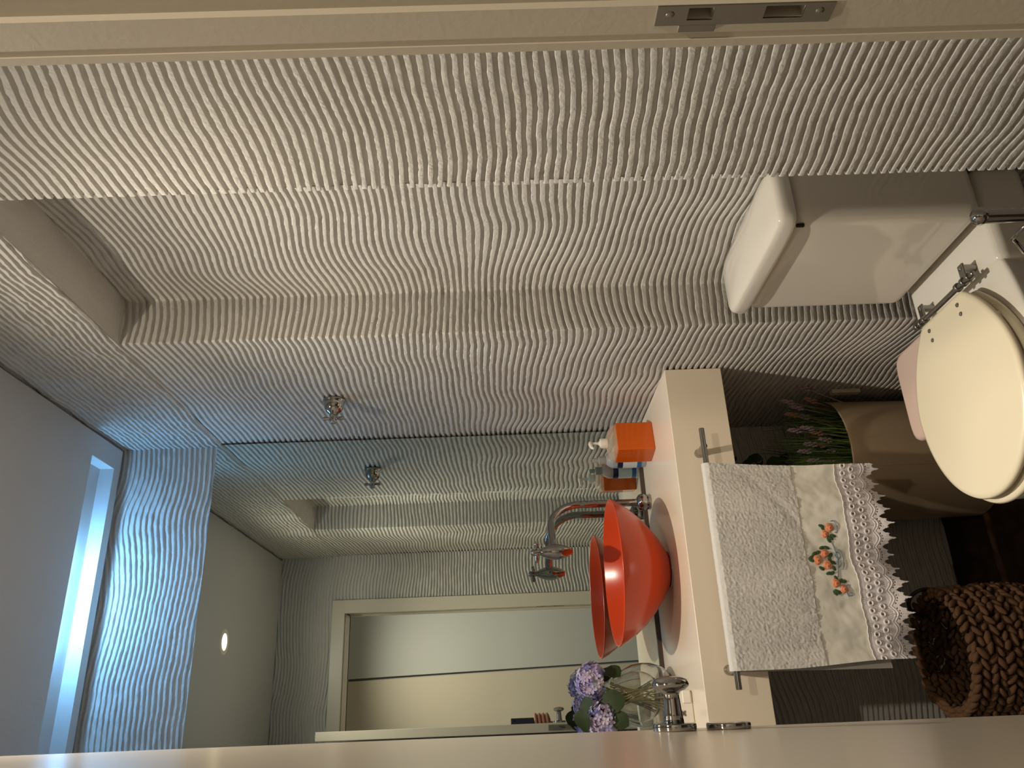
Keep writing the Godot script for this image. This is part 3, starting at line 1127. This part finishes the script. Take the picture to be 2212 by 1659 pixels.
func build_embroidery(t: Node3D, o: Vector3) -> void:
	for r in [[370, 330, 7.2], [412, 270, 8.4], [380, 510, 8.6], [310, 580, 9.0], [405, 635, 9.6], [470, 810, 8.0], [552, 866, 7.6]]:
		var g := Geo.new()
		var c := emb(r[0], r[1]) - o
		var rad: float = r[2] * 0.00140
		# petals: a spiral of satin-stitched lobes
		for k in 7:
			var w := k * 2.4
			var q := 1.0 - k / 8.0
			g.ball(c + Vector3(cos(w), sin(w), 0) * rad * 0.52 * q + Vector3(0, 0, 0.0007 * k), Vector3(rad * 0.56 * q + 0.0012, rad * 0.40 * q + 0.001, 0.0016), 12, 6, Basis(Vector3.BACK, w + PI / 2))
		put(g, "embroidered_rose", mat.peach, t)
	for l in [[335, 250, 1.2], [345, 265, 0.2], [410, 385, 0.4], [425, 365, 1.0], [447, 345, 1.3], [275, 515, 2.2], [310, 500, 2.0], [350, 455, 1.9], [395, 455, 1.1], [240, 555, 2.3], [250, 580, 1.2], [440, 525, 2.4], [430, 562, 0.2], [465, 598, 1.0], [465, 662, 0.1], [342, 660, 0.9], [405, 710, 1.8], [437, 708, 2.1], [470, 762, 0.3], [510, 785, 2.2], [485, 885, 1.0], [505, 895, 1.7], [543, 790, 1.5], [470, 900, 0.6]]:
		var g := Geo.new()
		g.ball(emb(l[0], l[1]) - o, Vector3(0.0070, 0.0038, 0.0014), 12, 6, Basis(Vector3.BACK, l[2]))
		put(g, "embroidered_leaf", mat.leaf_thread, t)
	for line in [[[432, 400], [465, 450], [510, 560], [505, 650], [490, 745]], [[510, 565], [480, 530], [490, 490], [525, 500], [540, 540], [510, 565], [495, 600], [515, 645], [540, 610], [525, 575]], [[510, 470], [545, 500], [565, 560], [560, 640], [545, 670]], [[420, 205], [445, 195], [470, 225], [485, 280], [478, 320], [460, 310]], [[560, 835], [590, 820], [600, 850]], [[585, 900], [600, 930], [630, 925], [632, 900], [610, 895]]]:
		var g := Geo.new()
		var path := []
		for q in line: path.append(emb(q[0], q[1]) - o)
		var cv := Curve3D.new()
		for k in path.size():
			var tn: Vector3 = (path[mini(k + 1, path.size() - 1)] - path[maxi(k - 1, 0)]) * 0.18
			cv.add_point(path[k], -tn, tn)
		var pp := []
		var num := 24
		for k in num + 1: pp.append(cv.sample_baked(cv.get_baked_length() * k / num))
		g.tube(pp, 0.0009, 6)
		put(g, "embroidered_ribbon", mat.blue_thread, t)

# ------------------------------------------------ toilet
func build_toilet() -> void:
	var t := thing("toilet", "white ceramic toilet with a cream seat, its tank set in the niche", "toilet", Vector3(0.62, 0, -1.33))
	var o := t.position
	var zc := -1.33
	# pan and pedestal: rings of egg-shaped outlines
	var g := Geo.new()
	var pts := PackedVector3Array()
	var seg := 72
	var rings := [[0.0, 0.42, 0.76, 0.095], [0.02, 0.42, 0.765, 0.10], [0.10, 0.44, 0.77, 0.095], [0.20, 0.42, 0.785, 0.105], [0.28, 0.37, 0.80, 0.135], [0.34, 0.335, 0.81, 0.158], [0.38, 0.325, 0.815, 0.168], [0.395, 0.325, 0.815, 0.170], [0.402, 0.332, 0.81, 0.166], [0.403, 0.345, 0.80, 0.150], [0.403, 0.52, 0.66, 0.03]]
	for r in rings:
		for k in seg:
			var w := TAU * k / seg
			pts.append(pan_point(w, r[1], r[2], r[3], r[0], zc) - o)
	g.grid(pts, seg, rings.size(), true)
	put(g, "pan", mat.ceramic, t)
	# deck that carries the tank
	g = Geo.new()
	g.rbox(Vector3(0.715, 0.31, zc - 0.155) - o, Vector3(0.925, 0.407, zc + 0.150) - o, 0.020, 5)
	put(g, "deck", mat.ceramic, t)
	# tank
	g = Geo.new()
	g.rbox(Vector3(0.802, 0.416, -1.508) - o, Vector3(0.926, 0.760, -1.160) - o, 0.028, 7)
	var tank := put(g, "tank", mat.ceramic, t)
	g = Geo.new()
	var sl := on_x(1728, 484, 0.8055) - o
	g.rbox(sl - Vector3(0.006, 0.007, 0.003), sl + Vector3(0.0, 0.007, 0.003), 0.001, 2)
	put(g, "slot", mat.dark, tank)
	# tank lid, domed
	g = Geo.new()
	pts = PackedVector3Array()
	var lr := [[0.0, 0.761], [0.97, 0.761], [0.99, 0.763], [1.0, 0.769], [0.995, 0.782], [0.97, 0.790], [0.92, 0.795], [0.7, 0.799], [0.35, 0.802], [0.0, 0.802]]
	for r in lr:
		for k in 64:
			var w := TAU * k / 64.0
			var cx := cos(w); var cz := -sin(w)
			var l := pow(pow(absf(cx), 7.0) + pow(absf(cz), 7.0), -1.0 / 7.0)
			pts.append(Vector3(0.8575 + cx * l * 0.0685 * r[0], r[1], -1.3350 + cz * l * 0.1820 * r[0]) - o)
	g.grid(pts, 64, lr.size(), true)
	put(g, "tank_lid", mat.ceramic, t)
	# seat ring and lid
	for part in [["seat_ring", 0.408, 0.424, 0.0], ["seat_lid", 0.431, 0.447, -0.006]]:
		g = Geo.new()
		pts = PackedVector3Array()
		var y0: float = part[1]
		var y1: float = part[2]
		var gr: float = part[3]
		var prof := [[0.0, y0], [0.90, y0], [0.985, y0 + 0.002], [1.0, (y0 + y1) / 2], [0.985, y1 - 0.002], [0.94, y1], [0.0, y1 + 0.001]]
		for r in prof:
			for k in 96:
				var w := TAU * k / 96.0
				pts.append(seat_point(w, r[0], r[1], gr, zc) - o)
		g.grid(pts, 96, prof.size(), true)
		var sp := put(g, part[0], mat.seat, t)
		if part[0] == "seat_lid":
			for q in [[2068, 659], [2076, 678], [2008, 715], [2015, 735]]:
				var gg := Geo.new()
				gg.lathe([[0.0045, 0.0], [0.004, 0.0014], [0.002, 0.0024], [0.0, 0.0026]], 14, on_y(q[0], q[1], y1) - o + Vector3(0, 0.0004, 0))
				put(gg, "rivet", mat.chrome, sp)
		else:
			for q in [Vector3(0.52, 0, 0.14), Vector3(0.52, 0, -0.14), Vector3(0.62, 0, 0.125)]:
				var gg := Geo.new()
				gg.lathe([[0.007, 0.424], [0.007, 0.431]], 12, Vector3(q.x, 0, zc + q.z) - o)
				put(gg, "buffer", mat.white_plastic, sp)
	# hinge: rod with rings and two fixing straps
	var hy := 0.434
	var hx := 0.716
	g = Geo.new()
	g.tube([Vector3(hx, hy, zc - 0.112) - o, Vector3(hx, hy, zc + 0.108) - o], 0.0052, 16)
	var rod := put(g, "hinge_rod", mat.steel, t)
	for z in [-0.102, -0.088, -0.072, 0.056, 0.076, 0.094]:
		g = Geo.new()
		g.tube([Vector3(hx, hy, zc + z - 0.004) - o, Vector3(hx, hy, zc + z - 0.003) - o, Vector3(hx, hy, zc + z + 0.003) - o, Vector3(hx, hy, zc + z + 0.004) - o], [0.0075, 0.0088, 0.0088, 0.0075], 16)
		put(g, "hinge_ring", mat.steel, rod)
	for z in [-0.078, 0.078]:
		g = Geo.new()
		g.rbox(Vector3(hx - 0.004, hy - 0.004, zc + z - 0.0088) - o, Vector3(hx + 0.036, hy + 0.001, zc + z + 0.0088) - o, 0.0024, 3)
		g.lathe([[0.0075, hy - 0.028], [0.0075, hy - 0.004]], 16, Vector3(hx + 0.028, 0, zc + z) - o)
		put(g, "hinge_strap", mat.steel, rod)
		g = Geo.new()
		g.ball(Vector3(hx + 0.027, hy + 0.001, zc + z) - o, Vector3(0.005, 0.0028, 0.005), 14, 8)
		put(g, "hinge_screw", mat.chrome, rod)

func pan_point(w: float, x0: float, x1: float, half: float, y: float, zc: float) -> Vector3:
	# egg outline: round at x0 (front), squarer at x1 (back)
	var c := cos(w); var s := -sin(w)
	var mid := lerpf(x0, x1, 0.45)
	if c < 0.0: return Vector3(mid + c * (mid - x0), y, zc + s * half)
	var l := pow(pow(absf(c), 3.4) + pow(absf(s), 3.4), -1.0 / 3.4)
	return Vector3(mid + c * l * (x1 - mid), y, zc + s * l * half * lerpf(1.0, 0.86, clampf(c, 0, 1)))

func seat_point(w: float, k: float, y: float, grow: float, zc: float) -> Vector3:
	# seat plan: egg, cut straight at the hinge; k scales it about its middle
	var c := cos(w); var s := -sin(w)
	var mid := 0.530
	var p: Vector3
	var half := 0.168
	if c < 0.0: p = Vector3(c * (mid - 0.318 + grow * 1.5), 0, s * half)
	else:
		var l := pow(pow(absf(c), 3.0) + pow(absf(s), 3.0), -1.0 / 3.0)
		p = Vector3(minf(c * l * 0.19, 0.170), 0, s * l * half * (1.0 - 0.40 * pow(clampf(c * l, 0, 1), 1.5)))
	return Vector3(mid + p.x * k, y, zc + p.z * k * (1.0 + grow))

# ------------------------------------------------ things below the counter
func build_under_counter() -> void:
	# brushed metal planter
	var at := Vector3(0.628, 0, -2.085)
	var g := Geo.new()
	var pl := thing("metal_planter", "round brushed steel planter under the counter", "planter", at)
	g.lathe([[0.0, 0.001], [0.158, 0.001], [0.162, 0.004], [0.168, 0.394], [0.169, 0.398], [0.166, 0.399], [0.163, 0.396], [0.160, 0.33], [0.0, 0.33]], 72)
	put(g, "drum", mat.drum, pl)
	g = Geo.new()
	g.box(Vector3(-0.0025, 0.006, 0.1600), Vector3(0.0025, 0.392, 0.1685))
	var seam := put(g, "seam", mat.drum, pl)
	seam.rotation.y = -0.35
	g = Geo.new()
	g.lathe([[0.0, 0.333], [0.159, 0.331]], 40)
	put(g, "soil", paint(Color(0.10, 0.07, 0.05), 0.95), pl)
	# lavender with grassy leaves
	var lv := thing("lavender_plant", "lavender with grassy green leaves and dusty violet spikes in the steel planter", "plant", at + Vector3(0, 0.332, 0))
	g = Geo.new()
	g.colored = true
	for k in 420:
		var w := rng.randf() * TAU
		var r := 0.150 * sqrt(rng.randf())
		var a := Vector3(cos(w) * r, 0, sin(w) * r)
		var lean := Vector3(cos(w), 0, sin(w)) * rng.randf_range(0.0, 0.06) + Vector3(rng.randf_range(-.03, .03), 0, rng.randf_range(-.03, .03))
		var hgt := rng.randf_range(0.09, 0.22)
		g.tint = Color(0.07, 0.13, 0.03).lerp(Color(0.17, 0.25, 0.06), rng.randf())
		blade(g, a, lean, hgt, rng.randf_range(0.0018, 0.0032))
	var mg := paint(Color(1, 1, 1), 0.6)
	mg.vertex_color_use_as_albedo = true
	var bl := put(g, "grass_leaves", mg, lv)
	bl.set_meta("kind", "stuff")
	var spike := paint(Color(0.64, 0.55, 0.60), 0.8)
	var dry := paint(Color(0.62, 0.48, 0.36), 0.8)
	var pxs := [[1735, 838], [1752, 865], [1700, 868], [1722, 880], [1712, 896], [1735, 900], [1745, 925], [1765, 935], [1785, 950], [1752, 960], [1770, 962], [1740, 975], [1760, 995], [1795, 1000], [1718, 930], [1800, 975]]
	for k in pxs.size():
		var p := on_z(pxs[k][0], pxs[k][1], -1.985 - 0.012 * (k % 6)) - lv.position
		g = Geo.new()
		var root := Vector3(p.x * 0.75, 0, p.z * 0.75)
		var dir := (p - root).normalized()
		g.tube([root, root.lerp(p, 0.6), p + dir * 0.01], 0.0011, 5)
		for e in 16:
			var w := e * 2.4
			var q := e / 16.0
			g.ball(p + dir * (q * 0.036 - 0.016) + Vector3(cos(w), 0.2, sin(w)) * 0.0055 * (1.0 - 0.5 * q), Vector3(0.0036, 0.0048, 0.0036), 7, 5)
		put(g, "flower_spike", dry if k % 3 == 1 else spike, lv)
	# taller broad leaves at the back of the same planter
	var fp := thing("broad_leaf_plant", "broad green leaves rising behind the lavender under the counter", "plant", at + Vector3(-0.03, 0.332, -0.07))
	for k in 14:
		g = Geo.new()
		var w := k * 2.4
		var hgt := 0.17 + 0.011 * k
		var c := Vector3(cos(w) * 0.065, hgt, sin(w) * 0.045)
		leaf(g, c, Vector3(cos(w) * 0.7, 0.5, sin(w) * 0.7 + 0.3), 0.042, w)
		g.tube([Vector3(cos(w) * 0.01, 0.0, sin(w) * 0.01), Vector3(c.x * 0.3, hgt * 0.7, c.z * 0.3), c], 0.002, 5)
		put(g, "leaf", mat.leaf, fp)

	# pinkish bin beside the toilet
	var bn := thing("waste_bin", "pinkish plastic pedal bin with a flat lid beside the toilet", "waste bin", Vector3(0.665, 0, -1.635))
	g = Geo.new()
	g.rbox(Vector3(-0.098, 0.0, -0.105), Vector3(0.112, 0.300, 0.100), 0.028, 6)
	put(g, "body", mat.pink_plastic, bn)
	g = Geo.new()
	rounded_slab(g, Vector3(0.007, 0.302, -0.0025), 0.113, 0.1105, 0.028, 7.0)
	put(g, "lid", mat.pink_plastic, bn)

	# seagrass basket
	var bk := thing("woven_basket", "round brown seagrass basket with a dark leather loop on the floor", "basket", Vector3(0.103, 0, -1.845))
	var weave := tri(paint(Color(0.33, 0.215, 0.115), 0.85), 40.0, noise_normal(0.08, 9.0), 0.9)
	var rows := 19
	for r in rows:
		g = Geo.new()
		var y := 0.010 + 0.0176 * r
		var num := 40
		var rad := 0.120 + 0.010 * sin(PI * r / 20.0)
		for k in num:
			var w := TAU * (k + 0.5 * (r % 2) + rng.randf_range(-0.16, 0.16)) / num
			var jit := rng.randf_range(-0.003, 0.003)
			for side in [0.0, -0.010]:
				var c := Vector3(cos(w) * (rad + jit + side) * 1.08, y + jit, sin(w) * (rad + jit + side))
				var bas := Basis(Vector3.UP, -w - PI / 2) * Basis(Vector3.BACK, (0.55 if r % 2 == 0 else -0.55) + rng.randf_range(-0.35, 0.35))
				g.ball(c, Vector3(rng.randf_range(0.012, 0.017), rng.randf_range(0.0055, 0.0075), 0.0075), 8, 6, bas)
		put(g, "weave_row", weave, bk)
	g = Geo.new()
	g.lathe([[0.0, 0.002], [0.112, 0.002], [0.116, 0.02], [0.0, 0.020]], 48, Vector3.ZERO, Basis.IDENTITY, 1.07, 0.99)
	put(g, "bottom", weave, bk)
	g = Geo.new()
	var ring := []
	for k in 19:
		var w := PI * 1.15 * k / 18.0 - 0.2
		ring.append(Vector3(0.125 - 0.028 * cos(w) - 0.012, 0.325 + 0.040 * sin(w), -0.030 - 0.018 * cos(w)))
	g.tube(ring, 0.0042, 10)
	put(g, "leather_loop", paint(Color(0.08, 0.05, 0.04), 0.5), bk)

func rounded_slab(g: Geo, at: Vector3, hx: float, hz: float, h: float, pw: float) -> void:
	# flat lid with well rounded corners in plan and softened edges
	var pts := PackedVector3Array()
	var prof := [[0.0, 0.0], [0.96, 0.0], [0.99, 0.15], [1.0, 0.4], [0.995, 0.7], [0.97, 0.9], [0.92, 1.0], [0.90, 0.96], [0.88, 1.0], [0.0, 1.0]]
	for r in prof:
		for k in 64:
			var w := TAU * k / 64.0
			var cx := cos(w); var cz := -sin(w)
			var l := pow(pow(absf(cx), pw) + pow(absf(cz), pw), -1.0 / pw)
			pts.append(at + Vector3(cx * l * hx * r[0], r[1] * h, cz * l * hz * r[0]))
	g.grid(pts, 64, prof.size(), true)

func blade(g: Geo, a: Vector3, lean: Vector3, h: float, w: float) -> void:
	var pts := PackedVector3Array()
	var side := Vector3(-lean.z, 0, lean.x).normalized() * w
	for k in 5:
		var q := k / 4.0
		var c := a + Vector3(0, h * q, 0) + lean * q * q
		pts.append(c - side * (1.0 - q * 0.95))
		pts.append(c + side * (1.0 - q * 0.95))
	g.grid(pts, 2, 5)

# ------------------------------------------------ small fittings
func build_small_fittings() -> void:
	# shut-off tap on the right wall
	var at := on_x(722, 866, XR - 0.004)
	var t := thing("wall_tap", "chrome shut-off tap with a cross handle on the ribbed wall", "tap", at)
	var b := Basis(Vector3.BACK, PI / 2)    # local y -> -x
	var g := Geo.new()
	g.lathe([[0.0, -0.002], [0.0290, -0.002], [0.0305, 0.0], [0.0300, 0.003], [0.0280, 0.005], [0.0275, 0.010], [0.0255, 0.021], [0.0205, 0.031], [0.0130, 0.038], [0.0105, 0.040], [0.0105, 0.043], [0.0, 0.043]], 40, Vector3.ZERO, b)
	put(g, "bell", mat.chrome, t)
	g = Geo.new()
	cross_handle(g, b * Vector3(0, 0.042, 0), b, 1.02)
	put(g, "cross_handle", mat.chrome, t)

	# little shelf-like plate low on the right wall
	var s := on_x(1825, 846, XR - 0.006)
	t = thing("socket_plate", "small cream wall plate under the counter by the planter", "wall plate", s)
	g = Geo.new()
	g.rbox(Vector3(-0.006, -0.040, -0.012), Vector3(0.006, 0.040, 0.010), 0.002, 3)
	put(g, "plate", mat.frame, t)

	# free-standing roll holder beside the toilet
	var top := on_x(2101, 468, 0.655)
	t = thing("roll_stand", "chrome floor stand for toilet rolls in front of the toilet", "roll stand", Vector3(top.x, 0, top.z))
	var hgt := top.y
	g = Geo.new()
	g.lathe([[0.0, 0.0], [0.075, 0.0], [0.078, 0.003], [0.077, 0.010], [0.070, 0.013], [0.0, 0.013]], 48)
	put(g, "foot_plate", mat.chrome, t)
	g = Geo.new()
	g.lathe([[0.0108, 0.012], [0.0108, hgt - 0.014]], 28)
	put(g, "post", mat.chrome, t)
	g = Geo.new()
	g.ball(Vector3(0, hgt - 0.010, 0), Vector3(0.0135, 0.0125, 0.0135), 24, 14)
	put(g, "cap", mat.chrome, t)
	g = Geo.new()
	var e1 := on_x(2189, 515, top.x - 0.004) - t.position
	var e0 := on_x(2212, 490, top.x - 0.002) - t.position
	var e2 := on_x(2212, 545, top.x - 0.006) - t.position
	g.tube([Vector3(-0.002, e0.y - 0.018, 0.0), e0, e0.lerp(e1, 0.75), e1 + Vector3(0, 0.0, -0.002), e1.lerp(e2, 0.3), e2, e2 + Vector3(0, -0.10, -0.05)], 0.0030, 12)
	put(g, "wire_arm", mat.chrome, t)

# ------------------------------------------------ the photographer's hand and phone, seen in the mirror
func build_photographer() -> void:
	var ph := thing("phone", "dark phone held upright, reflected in the mirror by the door edge", "phone", Vector3(-0.030, 1.25, 0.014))
	var g := Geo.new()
	g.rbox(Vector3(-0.036, -0.088, 0.0), Vector3(0.036, 0.060, 0.008), 0.0035, 4)
	put(g, "body", paint(Color(0.13, 0.17, 0.24), 0.25), ph)
	g = Geo.new()
	g.rbox(Vector3(-0.002, 0.024, -0.002), Vector3(0.032, 0.056, 0.001), 0.0015, 3)
	var bump := put(g, "camera_bump", paint(Color(0.16, 0.20, 0.27), 0.2), ph)
	for q in [Vector2(0.007, 0.048), Vector2(0.007, 0.032), Vector2(0.024, 0.040)]:
		g = Geo.new()
		g.lathe([[0.0, 0.0030], [0.005, 0.0030], [0.0058, 0.002], [0.0058, 0.0]], 18, Vector3(q.x, q.y, -0.001), Basis(Vector3.RIGHT, -PI / 2))
		put(g, "lens", mat.dark, bump)
	# hand: palm behind the screen side, fingers wrapped round the back
	var p := thing("person", "hand in a dark sleeve holding the phone, reflected in the mirror", "person", Vector3(-0.030, 1.16, 0.020))
	g = Geo.new()
	g.ball(Vector3(-0.010, -0.032, 0.030), Vector3(0.038, 0.045, 0.016), 20, 12)
	g.tube([Vector3(-0.008, -0.050, 0.030), Vector3(-0.018, -0.085, 0.036), Vector3(-0.026, -0.110, 0.044)], [0.030, 0.026, 0.027], 18)
	for k in 4:
		var y := 0.018 - 0.021 * k
		var ln: float = [0.92, 1.0, 0.95, 0.8][k]
		g.tube([Vector3(0.020, y - 0.012, 0.030), Vector3(0.040, y - 0.004, 0.022), Vector3(0.049, y, 0.004), Vector3(0.043, y, -0.010), Vector3(0.043 - 0.026 * ln, y - 0.002, -0.015), Vector3(0.043 - 0.042 * ln, y - 0.004, -0.013), Vector3(0.043 - 0.046 * ln, y - 0.004, -0.0125)], [0.010, 0.0100, 0.0096, 0.0092, 0.0084, 0.0070, 0.003], 14)
	g.tube([Vector3(-0.030, -0.040, 0.026), Vector3(-0.044, -0.012, 0.018), Vector3(-0.046, 0.018, 0.006), Vector3(-0.040, 0.040, 0.002), Vector3(-0.038, 0.046, 0.002)], [0.015, 0.012, 0.0105, 0.009, 0.004], 14)
	put(g, "hand", paint(Color(0.72, 0.50, 0.42), 0.55), p)
	g = Geo.new()
	g.tube([Vector3(-0.020, -0.082, 0.036), Vector3(-0.028, -0.110, 0.045), Vector3(-0.075, -0.22, 0.15), Vector3(-0.115, -0.29, 0.23), Vector3(-0.150, -0.20, 0.29), Vector3(-0.19, 0.02, 0.36)], [0.034, 0.036, 0.046, 0.052, 0.056, 0.064], 20)
	put(g, "sleeve", paint(Color(0.07, 0.08, 0.12), 0.9), p)
